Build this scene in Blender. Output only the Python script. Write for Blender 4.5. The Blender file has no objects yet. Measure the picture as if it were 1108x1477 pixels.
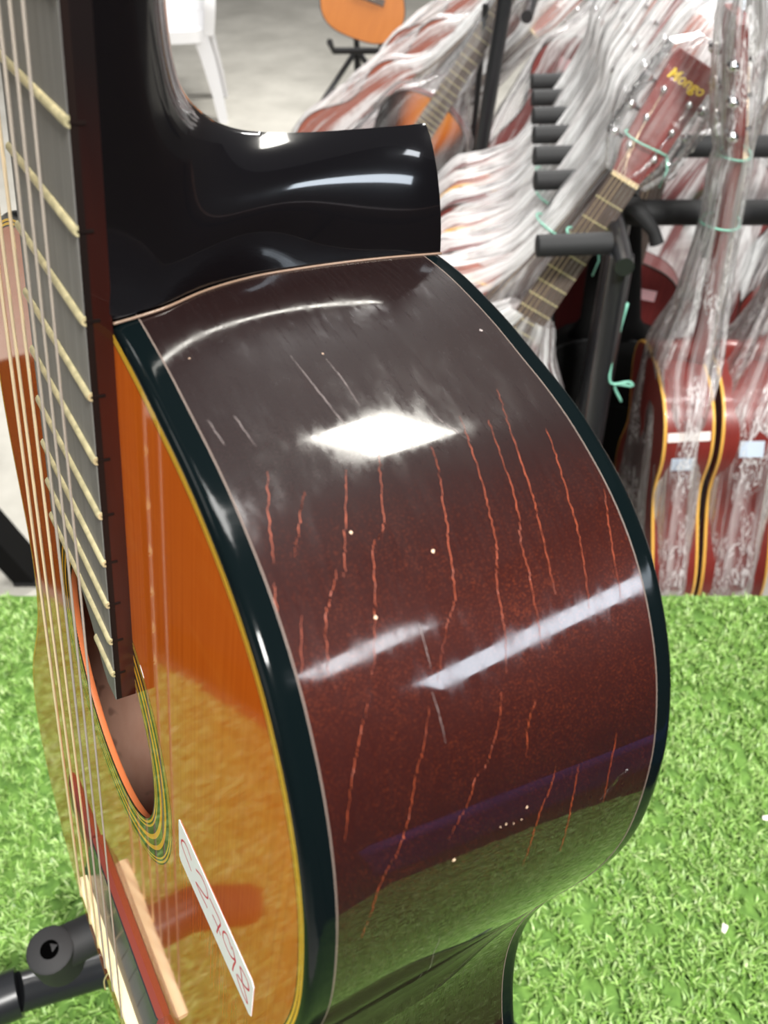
import bpy, math, random
import numpy as np
from mathutils import Matrix, Vector

# ------------------------------------------------------------------ camera
S = bpy.context.scene
COL = S.collection
PITCH = 41.45427
cam_d = bpy.data.cameras.new('camera')
cam = bpy.data.objects.new('camera', cam_d)
COL.objects.link(cam)
S.camera = cam
cam.location = (0, 0, 1.43)
cam.rotation_euler = (math.radians(90 - PITCH), 0, 0)
cam_d.sensor_fit = 'HORIZONTAL'
cam_d.sensor_width = 36
cam_d.lens = 36 * 1240.59 / 1108
cam_d.clip_start = 0.01
cam_d.dof.use_dof = True
cam_d.dof.focus_distance = 0.29
cam_d.dof.aperture_fstop = 26

# ------------------------------------------------------------------ world, lamps, exposure
W = bpy.data.worlds.new('hall')
S.world = W
W.use_nodes = True
wn, wl = W.node_tree.nodes, W.node_tree.links
wn.clear()
w_out = wn.new('ShaderNodeOutputWorld')
w_bg = wn.new('ShaderNodeBackground')
w_tc = wn.new('ShaderNodeTexCoord')
w_sp = wn.new('ShaderNodeSeparateXYZ')
w_rp = wn.new('ShaderNodeValToRGB')
w_rp.color_ramp.elements[0].position = 0.0
w_rp.color_ramp.elements[0].color = (0.055, 0.045, 0.04, 1)
w_rp.color_ramp.elements[1].position = 1.0
w_rp.color_ramp.elements[1].color = (0.16, 0.16, 0.17, 1)
e = w_rp.color_ramp.elements.new(0.25); e.color = (0.085, 0.078, 0.075, 1)
wl.new(w_tc.outputs['Generated'], w_sp.inputs[0])
wl.new(w_sp.outputs['Z'], w_rp.inputs[0])
wl.new(w_rp.outputs[0], w_bg.inputs[0])
w_bg.inputs[1].default_value = 0.75
wl.new(w_bg.outputs[0], w_out.inputs[0])

def area(name, loc, aim, sx, sy, power, color=(1, 1, 1)):
    d = bpy.data.lights.new(name, 'AREA')
    d.shape = 'RECTANGLE'; d.size = sx; d.size_y = sy
    d.energy = power; d.color = color
    o = bpy.data.objects.new(name, d); COL.objects.link(o)
    o.location = loc
    o.rotation_euler = (Vector(aim) - Vector(loc)).to_track_quat('-Z', 'Y').to_euler()
    return o
area('ceiling_panel_lamp', (1.26, 1.78, 3.6), (0.2, 0.4, 1.0), 0.6, 0.35, 22, (1, 0.97, 0.88))
area('ceiling_lamp_behind', (-1.6, 0.2, 3.6), (-0.1, 0.9, 0.6), 1.2, 0.5, 12, (1, 0.98, 0.94))
area('ceiling_lamp_far', (0.2, 4.2, 3.6), (0.2, 3.6, 0.2), 1.6, 0.7, 150, (1, 0.98, 0.95))
area('rack_fill', (0.62, 0.75, 3.9), (0.6, 1.5, 0.6), 0.9, 0.5, 50, (1, 0.98, 0.95))  # added fill that brightens the bagged guitars, no known lamp there
area('ceiling_lamp_photographer', (0.70, -1.30, 3.4), (-0.1, 0.25, 1.0), 0.45, 0.45, 150, (1, 0.98, 0.94))
area('front_fill', (-2.7, -1.9, 1.9), (-0.1, 0.2, 1.2), 1.8, 1.3, 16, (1, 0.98, 0.95))  # added soft fill that brightens the soundboard from the front left
area('daylight_gap_high', (2.4, -0.9, 2.85), (0.1, 0.1, 1.2), 0.5, 0.22, 4.5, (0.9, 0.95, 1.0))
area('daylight_gap_low', (3.3, -0.75, 2.12), (0.1, 0.1, 1.2), 1.5, 0.28, 17, (0.8, 0.9, 1.0))
S.view_settings.view_transform = 'Standard'
S.view_settings.look = 'None'
S.view_settings.gamma = 1.0
S.view_settings.use_curve_mapping = False
S.view_settings.exposure = 0.4

# ------------------------------------------------------------------ helpers
def link(o, parent=None):
    COL.objects.link(o)
    if parent is not None: o.parent = parent
    return o
def empty(name, mat=None, label=None, cat=None, group=None):
    o = bpy.data.objects.new(name, None); COL.objects.link(o)
    o.empty_display_size = 0.05
    if mat is not None: o.matrix_world = mat
    if label: tag(o, label, cat, group)
    return o
def tag(o, label, cat, group=None):
    o['label'] = label; o['category'] = cat
    if group: o['group'] = group
    return o
def mk(name, v, f, mat, parent=None, smooth=True, uv=None, sharp=None):
    me = bpy.data.meshes.new(name)
    me.from_pydata([tuple(map(float, p)) for p in v], [], f)
    mats = mat if isinstance(mat, (list, tuple)) else [mat]
    for m in mats: me.materials.append(m)
    if smooth: me.shade_smooth() if sharp is None else me.shade_smooth()
    if uv is not None:
        l = me.uv_layers.new(name='UVMap')
        for lp in me.loops: l.data[lp.index].uv = uv[lp.vertex_index]
    if smooth and sharp is not None:
        me.set_sharp_from_angle(angle=math.radians(sharp))
    me.update()
    return link(bpy.data.objects.new(name, me), parent)
def box(c, s):
    x, y, z = c; a, b, d = s[0] / 2, s[1] / 2, s[2] / 2
    v = [(x + i * a, y + j * b, z + k * d) for k in (-1, 1) for j in (-1, 1) for i in (-1, 1)]
    f = [(0, 2, 3, 1), (4, 5, 7, 6), (0, 1, 5, 4), (2, 6, 7, 3), (0, 4, 6, 2), (1, 3, 7, 5)]
    return v, f
def join(*parts):
    V, F = [], []
    for v, f in parts:
        n = len(V); V += list(v); F += [tuple(i + n for i in q) for q in f]
    return V, F
def loft(rings, closed=True, cap=False):
    """rings: list of equally long point lists"""
    n = len(rings[0]); V = [p for r in rings for p in r]; F = []
    for i in range(len(rings) - 1):
        for j in range(n if closed else n - 1):
            k = (j + 1) % n
            F.append((i * n + j, i * n + k, (i + 1) * n + k, (i + 1) * n + j))
    if cap:
        F.append(tuple(range(n))[::-1]); m = (len(rings) - 1) * n; F.append(tuple(range(m, m + n)))
    return V, F
def tube(pts, r, n=8, cap=True):
    pts = [Vector(p) for p in pts]; rings = []
    up = Vector((0.123, 0.37, 0.92))
    for i, p in enumerate(pts):
        t = (pts[min(i + 1, len(pts) - 1)] - pts[max(i - 1, 0)]).normalized()
        a = t.cross(up)
        if a.length < 1e-3: a = t.cross(Vector((1, 0, 0)))
        a.normalize(); b = t.cross(a)
        rr = r[i] if isinstance(r, (list, tuple)) else r
        rings.append([tuple(p + a * rr * math.cos(2 * math.pi * k / n) + b * rr * math.sin(2 * math.pi * k / n)) for k in range(n)])
    return loft(rings, True, cap)
def smoothpath(P, n=8):
    P = np.array(P, float); Q = np.vstack([2 * P[0] - P[1], P, 2 * P[-1] - P[-2]]); o = []
    for i in range(1, len(Q) - 2):
        a, b, c, d = Q[i - 1:i + 3]
        for t in np.linspace(0, 1, n, endpoint=False):
            o.append(.5 * (2 * b + (c - a) * t + (2 * a - 5 * b + 4 * c - d) * t * t + (3 * b - a - 3 * c + d) * t ** 3))
    o.append(P[-1]); return [tuple(q) for q in o]

# ------------------------------------------------------------------ materials
def pm(name, col, rough=0.5, metal=0.0, coat=0.0, spec=0.5, trans=0.0, alpha=None, coat_rough=0.03):
    m = bpy.data.materials.new(name); m.use_nodes = True
    b = m.node_tree.nodes['Principled BSDF']
    b.inputs['Base Color'].default_value = (*col, 1)
    b.inputs['Roughness'].default_value = rough
    b.inputs['Metallic'].default_value = metal
    b.inputs['Coat Weight'].default_value = coat
    b.inputs['Coat Roughness'].default_value = coat_rough
    b.inputs['Specular IOR Level'].default_value = spec
    b.inputs['Transmission Weight'].default_value = trans
    return m
class NT:
    def __init__(s, m): s.m = m; s.n = m.node_tree.nodes; s.l = m.node_tree.links; s.b = s.n.get('Principled BSDF')
    def new(s, t, **k):
        x = s.n.new(t)
        for a, v in k.items(): setattr(x, a, v)
        return x
    def put(s, sock, v):
        if isinstance(v, (int, float, tuple)): sock.default_value = v
        else: s.l.new(v, sock)
    def coord(s, kind='Object', scale=(1, 1, 1)):
        t = s.new('ShaderNodeTexCoord'); mp = s.new('ShaderNodeMapping')
        mp.inputs['Scale'].default_value = scale
        s.l.new(t.outputs[kind], mp.inputs[0]); return mp.outputs[0]
    def noise(s, vec, scale, detail=3, rough=0.5, dist=0.0):
        x = s.new('ShaderNodeTexNoise'); s.l.new(vec, x.inputs['Vector'])
        x.inputs['Scale'].default_value = scale; x.inputs['Detail'].default_value = detail
        x.inputs['Roughness'].default_value = rough; x.inputs['Distortion'].default_value = dist
        return x.outputs[0]
    def ramp(s, fac, stops, interp='LINEAR'):
        x = s.new('ShaderNodeValToRGB'); s.l.new(fac, x.inputs[0]); r = x.color_ramp; r.interpolation = interp
        while len(r.elements) < len(stops): r.elements.new(0.5)
        for e_, (p, c) in zip(r.elements, stops):
            e_.position = p; e_.color = (*c, 1) if len(c) == 3 else c
        return x.outputs[0]
    def mix(s, a, b, fac=0.5, mode='MIX'):
        x = s.new('ShaderNodeMix', data_type='RGBA', blend_type=mode)
        s.put(x.inputs[0], fac)
        for k, v in ((6, a), (7, b)):
            if isinstance(v, tuple): x.inputs[k].default_value = (*v, 1) if len(v) == 3 else v
            else: s.l.new(v, x.inputs[k])
        return x.outputs[2]
    def math(s, op, a, b=0.0, clamp=False):
        x = s.new('ShaderNodeMath', operation=op); x.use_clamp = clamp
        s.put(x.inputs[0], a); s.put(x.inputs[1], b); return x.outputs[0]
    def rng(s, v, a, b, c=0.0, d=1.0):
        x = s.new('ShaderNodeMapRange'); s.put(x.inputs[0], v)
        for i, q in enumerate((a, b, c, d)): x.inputs[i + 1].default_value = q
        return x.outputs[0]
    def bump(s, h, strength=0.2, dist=0.001):
        x = s.new('ShaderNodeBump'); s.l.new(h, x.inputs['Height'])
        x.inputs['Strength'].default_value = strength; x.inputs['Distance'].default_value = dist
        s.l.new(x.outputs[0], s.b.inputs['Normal']); return x
    def col(s, c): s.l.new(c, s.b.inputs['Base Color'])
    def rough(s, c): s.l.new(c, s.b.inputs['Roughness'])

def grain_mat(name, c1, c2, scale=(1, 0.06, 1), freq=260, rough=0.4, coat=0.0, bump=0.0, spec=0.5):
    m = pm(name, c1, rough, coat=coat, spec=spec); n = NT(m)
    v = n.coord('Object', scale)
    n.col(n.ramp(n.noise(v, freq, 4, 0.6), [(0.3, c1), (0.7, c2)]))
    if bump: n.bump(n.noise(v, freq * 1.4, 3), bump, 0.0004)
    return m

# main guitar
M_top = pm('amber_soundboard', (0.62, 0.19, 0.025), 0.4, coat=1.0, coat_rough=0.05, spec=0.0); n = NT(M_top)
v = n.coord('Object', (1, 0.012, 1))
fine = n.noise(v, 900, 2, 0.5)
v2 = n.coord('Object', (0.25, 1, 1))
silk = n.noise(v2, 90, 3, 0.6)
c = n.ramp(fine, [(0.3, (0.47, 0.084, 0.004)), (0.7, (0.57, 0.12, 0.008))])
n.col(n.mix(c, (0.62, 0.17, 0.018), n.rng(silk, 0.5, 0.8, 0, 0.35)))
M_top_edge = pm('raw_orange_edge', (0.55, 0.15, 0.05), 0.5)
M_lacquer = pm('black_lacquer', (0.003, 0.0028, 0.0035), 0.2, coat=1.0, coat_rough=0.055, spec=0.1); n = NT(M_lacquer)
n.bump(n.noise(n.coord('Object'), 45, 2), 0.08, 0.004)
M_bind = pm('black_celluloid_binding', (0.002, 0.004, 0.0045), 0.1, spec=0.12); n = NT(M_bind)
n.bump(n.noise(n.coord('Object', (1, 1, 0.4)), 160, 2), 0.06, 0.001)
M_side = pm('dark_red_side_lacquer', (0.05, 0.015, 0.012), 0.45, coat=1.0, coat_rough=0.07, spec=0.1); n = NT(M_side)
uvs = n.coord('UV'); sx = n.new('ShaderNodeSeparateXYZ'); n.l.new(uvs, sx.inputs[0])
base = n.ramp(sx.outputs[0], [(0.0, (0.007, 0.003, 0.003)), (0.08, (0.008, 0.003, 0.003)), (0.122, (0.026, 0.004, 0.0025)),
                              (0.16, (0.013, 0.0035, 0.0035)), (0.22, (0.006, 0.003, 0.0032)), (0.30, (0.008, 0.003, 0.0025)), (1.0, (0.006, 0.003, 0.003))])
spk = n.noise(n.coord('Object'), 2200, 3, 0.6)
blot = n.noise(n.coord('Object'), 60, 4, 0.6)
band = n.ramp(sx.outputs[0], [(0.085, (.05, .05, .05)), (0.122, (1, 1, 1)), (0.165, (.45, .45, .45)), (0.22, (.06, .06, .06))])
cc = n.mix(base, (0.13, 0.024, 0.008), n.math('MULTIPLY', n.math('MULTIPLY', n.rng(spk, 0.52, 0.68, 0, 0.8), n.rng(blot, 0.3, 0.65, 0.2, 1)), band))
n.col(cc)
scr = n.noise(n.coord('Object', (0.4, 0.4, 6)), 220, 3, 0.7)
n.rough(n.rng(scr, 0.35, 0.75, 0.35, 0.5))
n.l.new(n.math('ADD', n.ramp(sx.outputs[0], [(0.03, (.10, .10, .10)), (0.11, (.13, .13, .13)), (0.15, (.04, .04, .04))]), n.rng(n.noise(n.coord('Object', (1, 1, 2.5)), 70, 5, 0.75), 0.45, 0.75, -0.05, 0.10)), n.b.inputs['Coat Roughness'])
n.bump(n.noise(n.coord('Object'), 420, 3), 0.05, 0.0006)
M_inside = pm('bare_inside_wood', (0.42, 0.17, 0.10), 0.75); n = NT(M_inside)
n.col(n.mix(n.ramp(n.noise(n.coord('Object', (1, .1, 1)), 120, 4), [(0.3, (0.78, 0.42, 0.29)), (0.7, (0.86, 0.52, 0.38))]), (0.30, 0.12, 0.08), n.rng(n.noise(n.coord('Object', (1, .5, 1)), 110, 1), 0.66, 0.74, 0, 0.6)))
M_yellow = pm('yellow_inlay', (0.75, 0.44, 0.04), 0.25, coat=0.5, spec=0)
M_olive = pm('dark_inlay', (0.045, 0.036, 0.014), 0.25, coat=0.5, spec=0)
M_ros = pm('rosette_rings', (0.5, 0.3, 0.03), 0.22, coat=0.8, spec=0); n = NT(M_ros)
t_ = n.new('ShaderNodeTexCoord'); vl = n.new('ShaderNodeVectorMath', operation='LENGTH'); n.l.new(t_.outputs['Object'], vl.inputs[0])
r_ = n.rng(vl.outputs['Value'], 0.0607, 0.0453)
Yc, Dc, Oc, Tc = (0.66, 0.36, 0.03), (0.030, 0.026, 0.012), (0.11, 0.095, 0.02), (0.75, 0.36, 0.02)
n.col(n.ramp(r_, [(0.0, Dc), (0.03, Yc), (0.075, Dc), (0.115, Yc), (0.155, Dc), (0.31, Tc), (0.41, Oc), (0.55, Tc), (0.66, Dc), (0.815, Yc), (0.86, Dc), (0.905, Yc), (0.955, Dc)], 'CONSTANT'))
M_board = pm('worn_rosewood_board', (0.10, 0.098, 0.092), 0.42); n = NT(M_board)
n.col(n.ramp(n.noise(n.coord('Object', (1, .03, 1)), 500, 3), [(0.3, (0.10, 0.098, 0.092)), (0.7, (0.16, 0.157, 0.147))]))
M_board_edge = grain_mat('black_board_edge', (0.006, 0.004, 0.0035), (0.011, 0.006, 0.005), rough=0.5, spec=0.1)
M_red_base = grain_mat('deep_red_neck_wood', (0.017, 0.0022, 0.001), (0.034, 0.004, 0.0015), freq=200, rough=0.4, coat=0.5, spec=0.2)
n = NT(M_red_base); o_y = n.new('ShaderNodeSeparateXYZ'); n.l.new(n.coord('Object'), o_y.inputs[0])
old = n.b.inputs['Base Color'].links[0].from_socket
n.col(n.mix(old, (0.005, 0.003, 0.003), n.rng(o_y.outputs[1], 0.47, 0.545)))
M_fret = pm('fret_brass', (0.62, 0.55, 0.36), 0.35, metal=0.5); n = NT(M_fret)
n.col(n.ramp(n.noise(n.coord('Object'), 300, 3), [(0.35, (0.48, 0.43, 0.25)), (0.65, (0.72, 0.64, 0.38))]))
M_bronze = pm('wound_bronze', (0.92, 0.74, 0.50), 0.35, metal=0.7)
M_nylon = pm('clear_nylon', (0.27, 0.235, 0.20), 0.3, spec=0.5)
M_bone = pm('cream_saddle', (0.82, 0.66, 0.40), 0.35, coat=0.3)
M_bridge = pm('black_bridge', (0.020, 0.024, 0.028), 0.25, coat=0.4, coat_rough=0.1)
M_bridge_red = pm('rosewood_warm_reflection', (0.16, 0.035, 0.025), 0.35)  # reflection of the orange top put into the rosewood's colour
M_crack = pm('bare_wood_crack', (0.24, 0.04, 0.010), 0.5)
M_scratch = pm('white_scratch', (0.24, 0.20, 0.19), 0.5)
M_chip = pm('bare_wood_chip', (0.75, 0.52, 0.36), 0.6)
M_sticker = pm('white_paper_sticker', (0.86, 0.87, 0.90), 0.35)
M_sticker_red = pm('orange_red_card', (0.62, 0.13, 0.05), 0.4)
M_ink = pm('crimson_ink', (0.60, 0.010, 0.07), 0.4)
# everything else
M_foam = pm('black_rubber_foam', (0.011, 0.0115, 0.0125), 0.7)
M_blackm = pm('black_painted_tube', (0.012, 0.013, 0.015), 0.3, coat=0.25)
M_black = pm('black_cloth', (0.006, 0.006, 0.006), 0.9, spec=0.1)
M_hole = pm('hollow_shade', (0.001, 0.001, 0.001), 1.0, spec=0.0)  # shade of the hollow given as plain black on a solid disc
M_floor = pm('pale_concrete', (0.5, 0.48, 0.43), 0.7); n = NT(M_floor)
n.col(n.ramp(n.noise(n.coord('Object'), 2.6, 6, 0.65), [(0.3, (0.40, 0.385, 0.34)), (0.7, (0.60, 0.58, 0.52))]))
n.bump(n.noise(n.coord('Object'), 30, 4), 0.2, 0.004)
M_backing = pm('turf_backing', (0.06, 0.13, 0.02), 0.9); n = NT(M_backing)
n.col(n.ramp(n.noise(n.coord('Object'), 90, 3), [(0.3, (0.05, 0.12, 0.015)), (0.7, (0.11, 0.22, 0.035))]))
M_grass = pm('turf_blade', (0.2, 0.45, 0.06), 0.45); n = NT(M_grass)
at = n.new('ShaderNodeAttribute'); at.attribute_name = 'tint'
n.col(at.outputs['Color'])
n.b.inputs['Subsurface Weight'].default_value = 0.0
M_plastic_white = pm('white_chair_plastic', (0.80, 0.80, 0.82), 0.35)
M_table = grain_mat('table_board', (0.25, 0.18, 0.11), (0.32, 0.24, 0.15), rough=0.6)
M_green_tie = pm('green_plastic_string', (0.22, 0.55, 0.42), 0.4)
M_rosewood = grain_mat('rosewood_board', (0.075, 0.055, 0.045), (0.12, 0.09, 0.075), rough=0.45)
M_chrome = pm('chrome', (0.75, 0.75, 0.76), 0.18, metal=1.0)
M_gold_ink = pm('gold_ink', (0.80, 0.55, 0.03), 0.35)
M_tagp = pm('pink_paper_tag', (0.82, 0.48, 0.50), 0.5)
M_tagb = pm('blue_white_paper_tag', (0.62, 0.72, 0.85), 0.5)
M_tagr = pm('red_print', (0.75, 0.16, 0.14), 0.5)
M_tape = pm('white_tape', (0.80, 0.72, 0.68), 0.4)
M_binding_y = pm('yellow_binding', (0.74, 0.42, 0.08), 0.35, coat=0.4)
M_cab = grain_mat('dark_brown_veneer', (0.05, 0.020, 0.012), (0.09, 0.036, 0.02), rough=0.5)
M_wall = pm('dark_brown_partition_cloth', (0.035, 0.028, 0.024), 0.85)
M_binding_b = pm('dark_binding', (0.02, 0.012, 0.01), 0.35)
def wood(name, a, b, rough=0.22): return grain_mat(name, a, b, rough=0.4, coat=0.18, freq=140)
M_red = wood('wine_red_wood', (0.14, 0.014, 0.011), (0.19, 0.022, 0.016))
M_red2 = wood('brick_red_wood', (0.26, 0.062, 0.034), (0.34, 0.09, 0.05))
M_maroon = wood('maroon_wood', (0.10, 0.014, 0.014), (0.15, 0.022, 0.02))
M_orange = wood('orange_cedar', (0.46, 0.14, 0.018), (0.54, 0.18, 0.028))
M_burst = pm('sunburst_top', (0.6, 0.2, 0.02), 0.2, coat=0.8); n = NT(M_burst)
t_ = n.new('ShaderNodeTexCoord'); mp = n.new('ShaderNodeMapping'); n.l.new(t_.outputs['Object'], mp.inputs[0])
mp.inputs['Location'].default_value = (0, -0.30, -0.05); mp.inputs['Scale'].default_value = (1, 0.62, 0)
vl = n.new('ShaderNodeVectorMath', operation='LENGTH'); n.l.new(mp.outputs[0], vl.inputs[0])
n.col(n.ramp(vl.outputs['Value'], [(0.05, (0.62, 0.22, 0.02)), (0.085, (0.45, 0.11, 0.012)), (0.112, (0.05, 0.012, 0.006)), (0.14, (0.008, 0.005, 0.004))]))

def bag_mat(name, cover, tint=(0.80, 0.79, 0.78), su=1.0, glare=0.0):
    m = bpy.data.materials.new(name); m.use_nodes = True; n = NT(m)
    b = n.b
    b.inputs['Base Color'].default_value = (*tint, 1); b.inputs['Roughness'].default_value = 0.22
    b.inputs['Specular IOR Level'].default_value = 0.6
    uv = n.coord('UV', (26 * su, 2.2, 1))
    st = n.noise(uv, 1.0, 5, 0.62, 0.6)
    uv2 = n.coord('UV', (9 * su, 5, 1))
    st2 = n.noise(uv2, 1.3, 3, 0.6, 1.0)
    a = n.math('MULTIPLY', n.rng(st, 0.43, 0.58, 0.07, 1.1), n.rng(st2, 0.3, 0.65, 0.35, 1.3))  # highlights of the wrinkles put into the white cover as streaks
    a = n.math('MULTIPLY', a, cover, True)
    if glare:  # glare on the wrinkles painted as opaque white squiggles
        w1 = n.noise(n.coord('UV', (22 * su, 13, 1)), 1.6, 2, 0.5, 1.6)
        w2 = n.noise(n.coord('UV', (5 * su, 5, 1)), 1.7, 2, 0.5, 0.4)
        ridge = n.rng(n.math('ABSOLUTE', n.math('SUBTRACT', w1, 0.5)), 0.02, 0.06, 1.0, 0.0)
        a = n.math('MAXIMUM', a, n.math('MULTIPLY', ridge, n.rng(w2, 0.47, 0.56, 0.0, glare)))
    tr = n.new('ShaderNodeBsdfTransparent'); tr.inputs[0].default_value = (0.96, 0.96, 0.965, 1)
    tl = n.new('ShaderNodeBsdfTranslucent'); tl.inputs[0].default_value = (*tint, 1)
    m1 = n.new('ShaderNodeMixShader'); m1.inputs[0].default_value = 0.35
    n.l.new(b.outputs[0], m1.inputs[1]); n.l.new(tl.outputs[0], m1.inputs[2])
    gl = n.new('ShaderNodeBsdfGlossy'); gl.inputs['Roughness'].default_value = 0.12
    fr = n.new('ShaderNodeLayerWeight'); fr.inputs[0].default_value = 0.25
    m2 = n.new('ShaderNodeMixShader'); n.l.new(n.math('MULTIPLY', fr.outputs['Fresnel'], 0.75), m2.inputs[0])
    n.l.new(tr.outputs[0], m2.inputs[1]); n.l.new(gl.outputs[0], m2.inputs[2])
    m3 = n.new('ShaderNodeMixShader'); n.l.new(a, m3.inputs[0])
    n.l.new(m2.outputs[0], m3.inputs[1]); n.l.new(m1.outputs[0], m3.inputs[2])
    bp = n.new('ShaderNodeBump'); n.l.new(st, bp.inputs['Height']); bp.inputs['Strength'].default_value = 0.7; bp.inputs['Distance'].default_value = 0.01
    for q in (b, gl): n.l.new(bp.outputs[0], q.inputs['Normal'])
    n.l.new(m3.outputs[0], n.n['Material Output'].inputs[0])
    return m
M_bag = bag_mat('clear_wrinkled_bag', 0.95, (0.88, 0.89, 0.89), 0.55)
M_bag_white = bag_mat('milky_wrinkled_bag', 1.05, (0.90, 0.91, 0.91), 0.55)
M_bag_thin = bag_mat('thin_clear_bag', 0.2, (0.85, 0.86, 0.86), 0.6)
M_bag_glare = bag_mat('glare_squiggle_bag', 0.36, (0.9, 0.9, 0.9), 1.0, 0.95)

# ------------------------------------------------------------------ setting: floor
v, f = box((0, 3, -0.01), (16, 16, 0.02))
fl = mk('floor', v, f, M_floor, smooth=False); fl['kind'] = 'structure'
# ------------------------------------------------------------------ guitar geometry shared by all guitars (guitar frame, mm: x right, y to the head, z out of the top)
HALF = [(0,325),(14,324.8),(25,324.1),(37,322.2),(48,320),(58.5,317.2),(70,314.2),(80.5,310.6),(92,305.3),(99.5,301),(107.2,295.4),(114,289),(119.8,282),(125.3,274),(130.3,264.5),(135,252),(137.4,241),(139,228),(139.1,216),(137.4,203),(134.3,190),(130,176),(126,163),(123,150),(121.8,138),(122.3,125),(125.3,110),(131,94),(140,76),(152,56),(165,34),(176,11),(184,-12),(187.5,-36),(186.5,-60),(180,-86),(167,-112),(147,-135),(120,-152),(85,-163),(45,-167.5),(0,-169)]
def outline(N):
    P = np.array(HALF + [(-x, y) for x, y in HALF[-2:0:-1]], float); n_ = len(P); o = []
    for i in range(n_):
        a, b, c, d = P[(i-1) % n_], P[i], P[(i+1) % n_], P[(i+2) % n_]
        for t in np.linspace(0, 1, 12, endpoint=False):
            o.append(.5*(2*b+(c-a)*t+(2*a-5*b+4*c-d)*t*t+(3*b-a-3*c+d)*t**3))
    D = np.array(o)
    for _ in range(14): D = .5*D+.25*(np.roll(D, 1, 0)+np.roll(D, -1, 0))
    s = np.r_[0, np.cumsum(np.linalg.norm(np.roll(D, -1, 0)-D, axis=1))]
    t = np.linspace(0, s[-1], N, endpoint=False); D2 = np.vstack([D, D[:1]])
    O = np.c_[np.interp(t, s, D2[:, 0]), np.interp(t, s, D2[:, 1])]
    T = np.roll(O, -1, 0)-np.roll(O, 1, 0); T /= np.linalg.norm(T, axis=1)[:, None]
    return O, np.c_[-T[:, 1], T[:, 0]]          # outward normal (outline runs clockwise)
BASE = np.array([0, -169, -50.])
def L(p): return (np.asarray(p, float)-BASE)/1000
def Ls(ps): return [tuple(L(p)) for p in ps]
def profile_ring(O, Nn, prof):
    """sweep closed profile [(inset, z)] around the outline"""
    N = len(O); rings = []
    for d, z in prof:
        q = O-Nn*d; rings.append([tuple(L((x, y, z))) for x, y in q])
    rings.append(rings[0])
    V = [p for r in rings[:-1] for p in r]; F = []; m = len(prof)
    for i in range(m):
        a, b = i*N, ((i+1) % m)*N
        for j in range(N):
            k = (j+1) % N; F.append((a+j, a+k, b+k, b+j))
    return V, F
def flat_ring(A, B, za, zb=None):
    N = len(A); zb = za if zb is None else zb
    V = Ls([(x, y, za) for x, y in A])+Ls([(x, y, zb) for x, y in B])
    return V, [(j, (j+1) % N, N+(j+1) % N, N+j) for j in range(N)]
def hole_pts(O, yh, R):
    d = O-np.array([0, yh]); d /= np.linalg.norm(d, axis=1)[:, None]; return d*R+[0, yh]
def wide(y): return 29.3-0.0191*(y-325)

# ------------------------------------------------------------------ the guitar close to the camera
RM = Matrix(((0.513942, 0.134333, -0.847242), (-0.857825, 0.080482, -0.507601), (0, 0.987662, 0.156598)))
C0 = np.array([202.945, 410.104, 49.393])
def gw(p): return np.array(RM) @ ((np.asarray(p, float)-C0)/1000)+np.array([0, 0, 1.43])
mat = Matrix.Translation(Vector(gw(BASE))) @ RM.to_4x4()
G = empty('acoustic_guitar', mat, 'amber-topped acoustic guitar with cracked dark red sides and black bindings, standing on the turf', 'guitar')
O, NN = outline(400)
YH = 175.84
# sides
prof = [(0, -6)]+[(0, z) for z in np.linspace(-14, -86, 9)]+[(0, -94), (2.4, -94), (2.4, -6)]
V, F = profile_ring(O, NN, prof)
arc = np.r_[0, np.cumsum(np.linalg.norm(np.roll(O, -1, 0)-O, axis=1))][:-1]/1000
arcm = np.minimum(arc, arc.max()-arc)
uv = [(arcm[j], p[1]/-100) for p in prof for j in range(400)]
side = mk('side_panel', V, F, [M_side, M_inside], G, uv=uv, sharp=40)
for p in side.data.polygons:
    if p.index >= 11*400: p.material_index = 1
def bind_prof(s):
    z0 = 0 if s > 0 else -99.6
    P = [(-0.1, 6), (-0.1, 5.2), (-0.1, 4.2), (-0.1, 3.2), (-0.07, 2.3), (0.06, 1.5), (0.3, 0.9), (0.7, 0.42), (1.2, 0.1), (1.8, 0), (2.4, 0), (2.4, 6)]
    return [(d, z0-s*z) for d, z in P]
mk('top_binding', *profile_ring(O, NN, bind_prof(1)), M_bind, G, sharp=60)
mk('back_binding', *profile_ring(O, NN, bind_prof(-1)), M_bind, G, sharp=60)
for z in (-6.15, -93.6):
    mk('seam_line', *profile_ring(O, NN, [(-0.07, z+0.22), (-0.1, z), (-0.07, z-0.22), (0.5, z)]), M_scratch if 0 else pm('seam_filler', (0.16, 0.12, 0.10), 0.5), G)
# soundboard with its hole
A = O-NN*4.5
H0 = hole_pts(A, YH, 45.3); H1 = hole_pts(A, YH, 60.7)
rings = [[(x, y, -2.8) for x, y in A], [(x, y, 0) for x, y in A]]
for t in np.linspace(0, 1, 10)[1:]: rings.append([(x, y, 0) for x, y in A*(1-t)+H1*t])
rings.append([(x, y, 0) for x, y in H0*0.97+H1*0.03])
rings += [[(x, y, -0.35) for x, y in H0], [(x, y, -2.2) for x, y in H0], [(x, y, -2.8) for x, y in hole_pts(A, YH, 46)]]
V, F = loft([Ls(r) for r in rings])
N = 400
me_f = len(F)
sb = mk('soundboard', V, F, [M_top, M_top_edge], G, sharp=50)
for p in sb.data.polygons:
    if p.index >= N*11: p.material_index = 1
Oy = O-NN*2.4
for nm, a, b, m in (('purfling', 4.5, 4.05, M_olive), ('purfling', 4.05, 3.3, M_yellow), ('purfling', 3.3, 2.95, M_olive), ('purfling', 2.95, 2.2, M_yellow)):
    mk(nm, *profile_ring(O, NN, [(a, 0.01), (b, 0.01), (b, -1.5), (a, -1.5)]), m, G, sharp=40)
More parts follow.
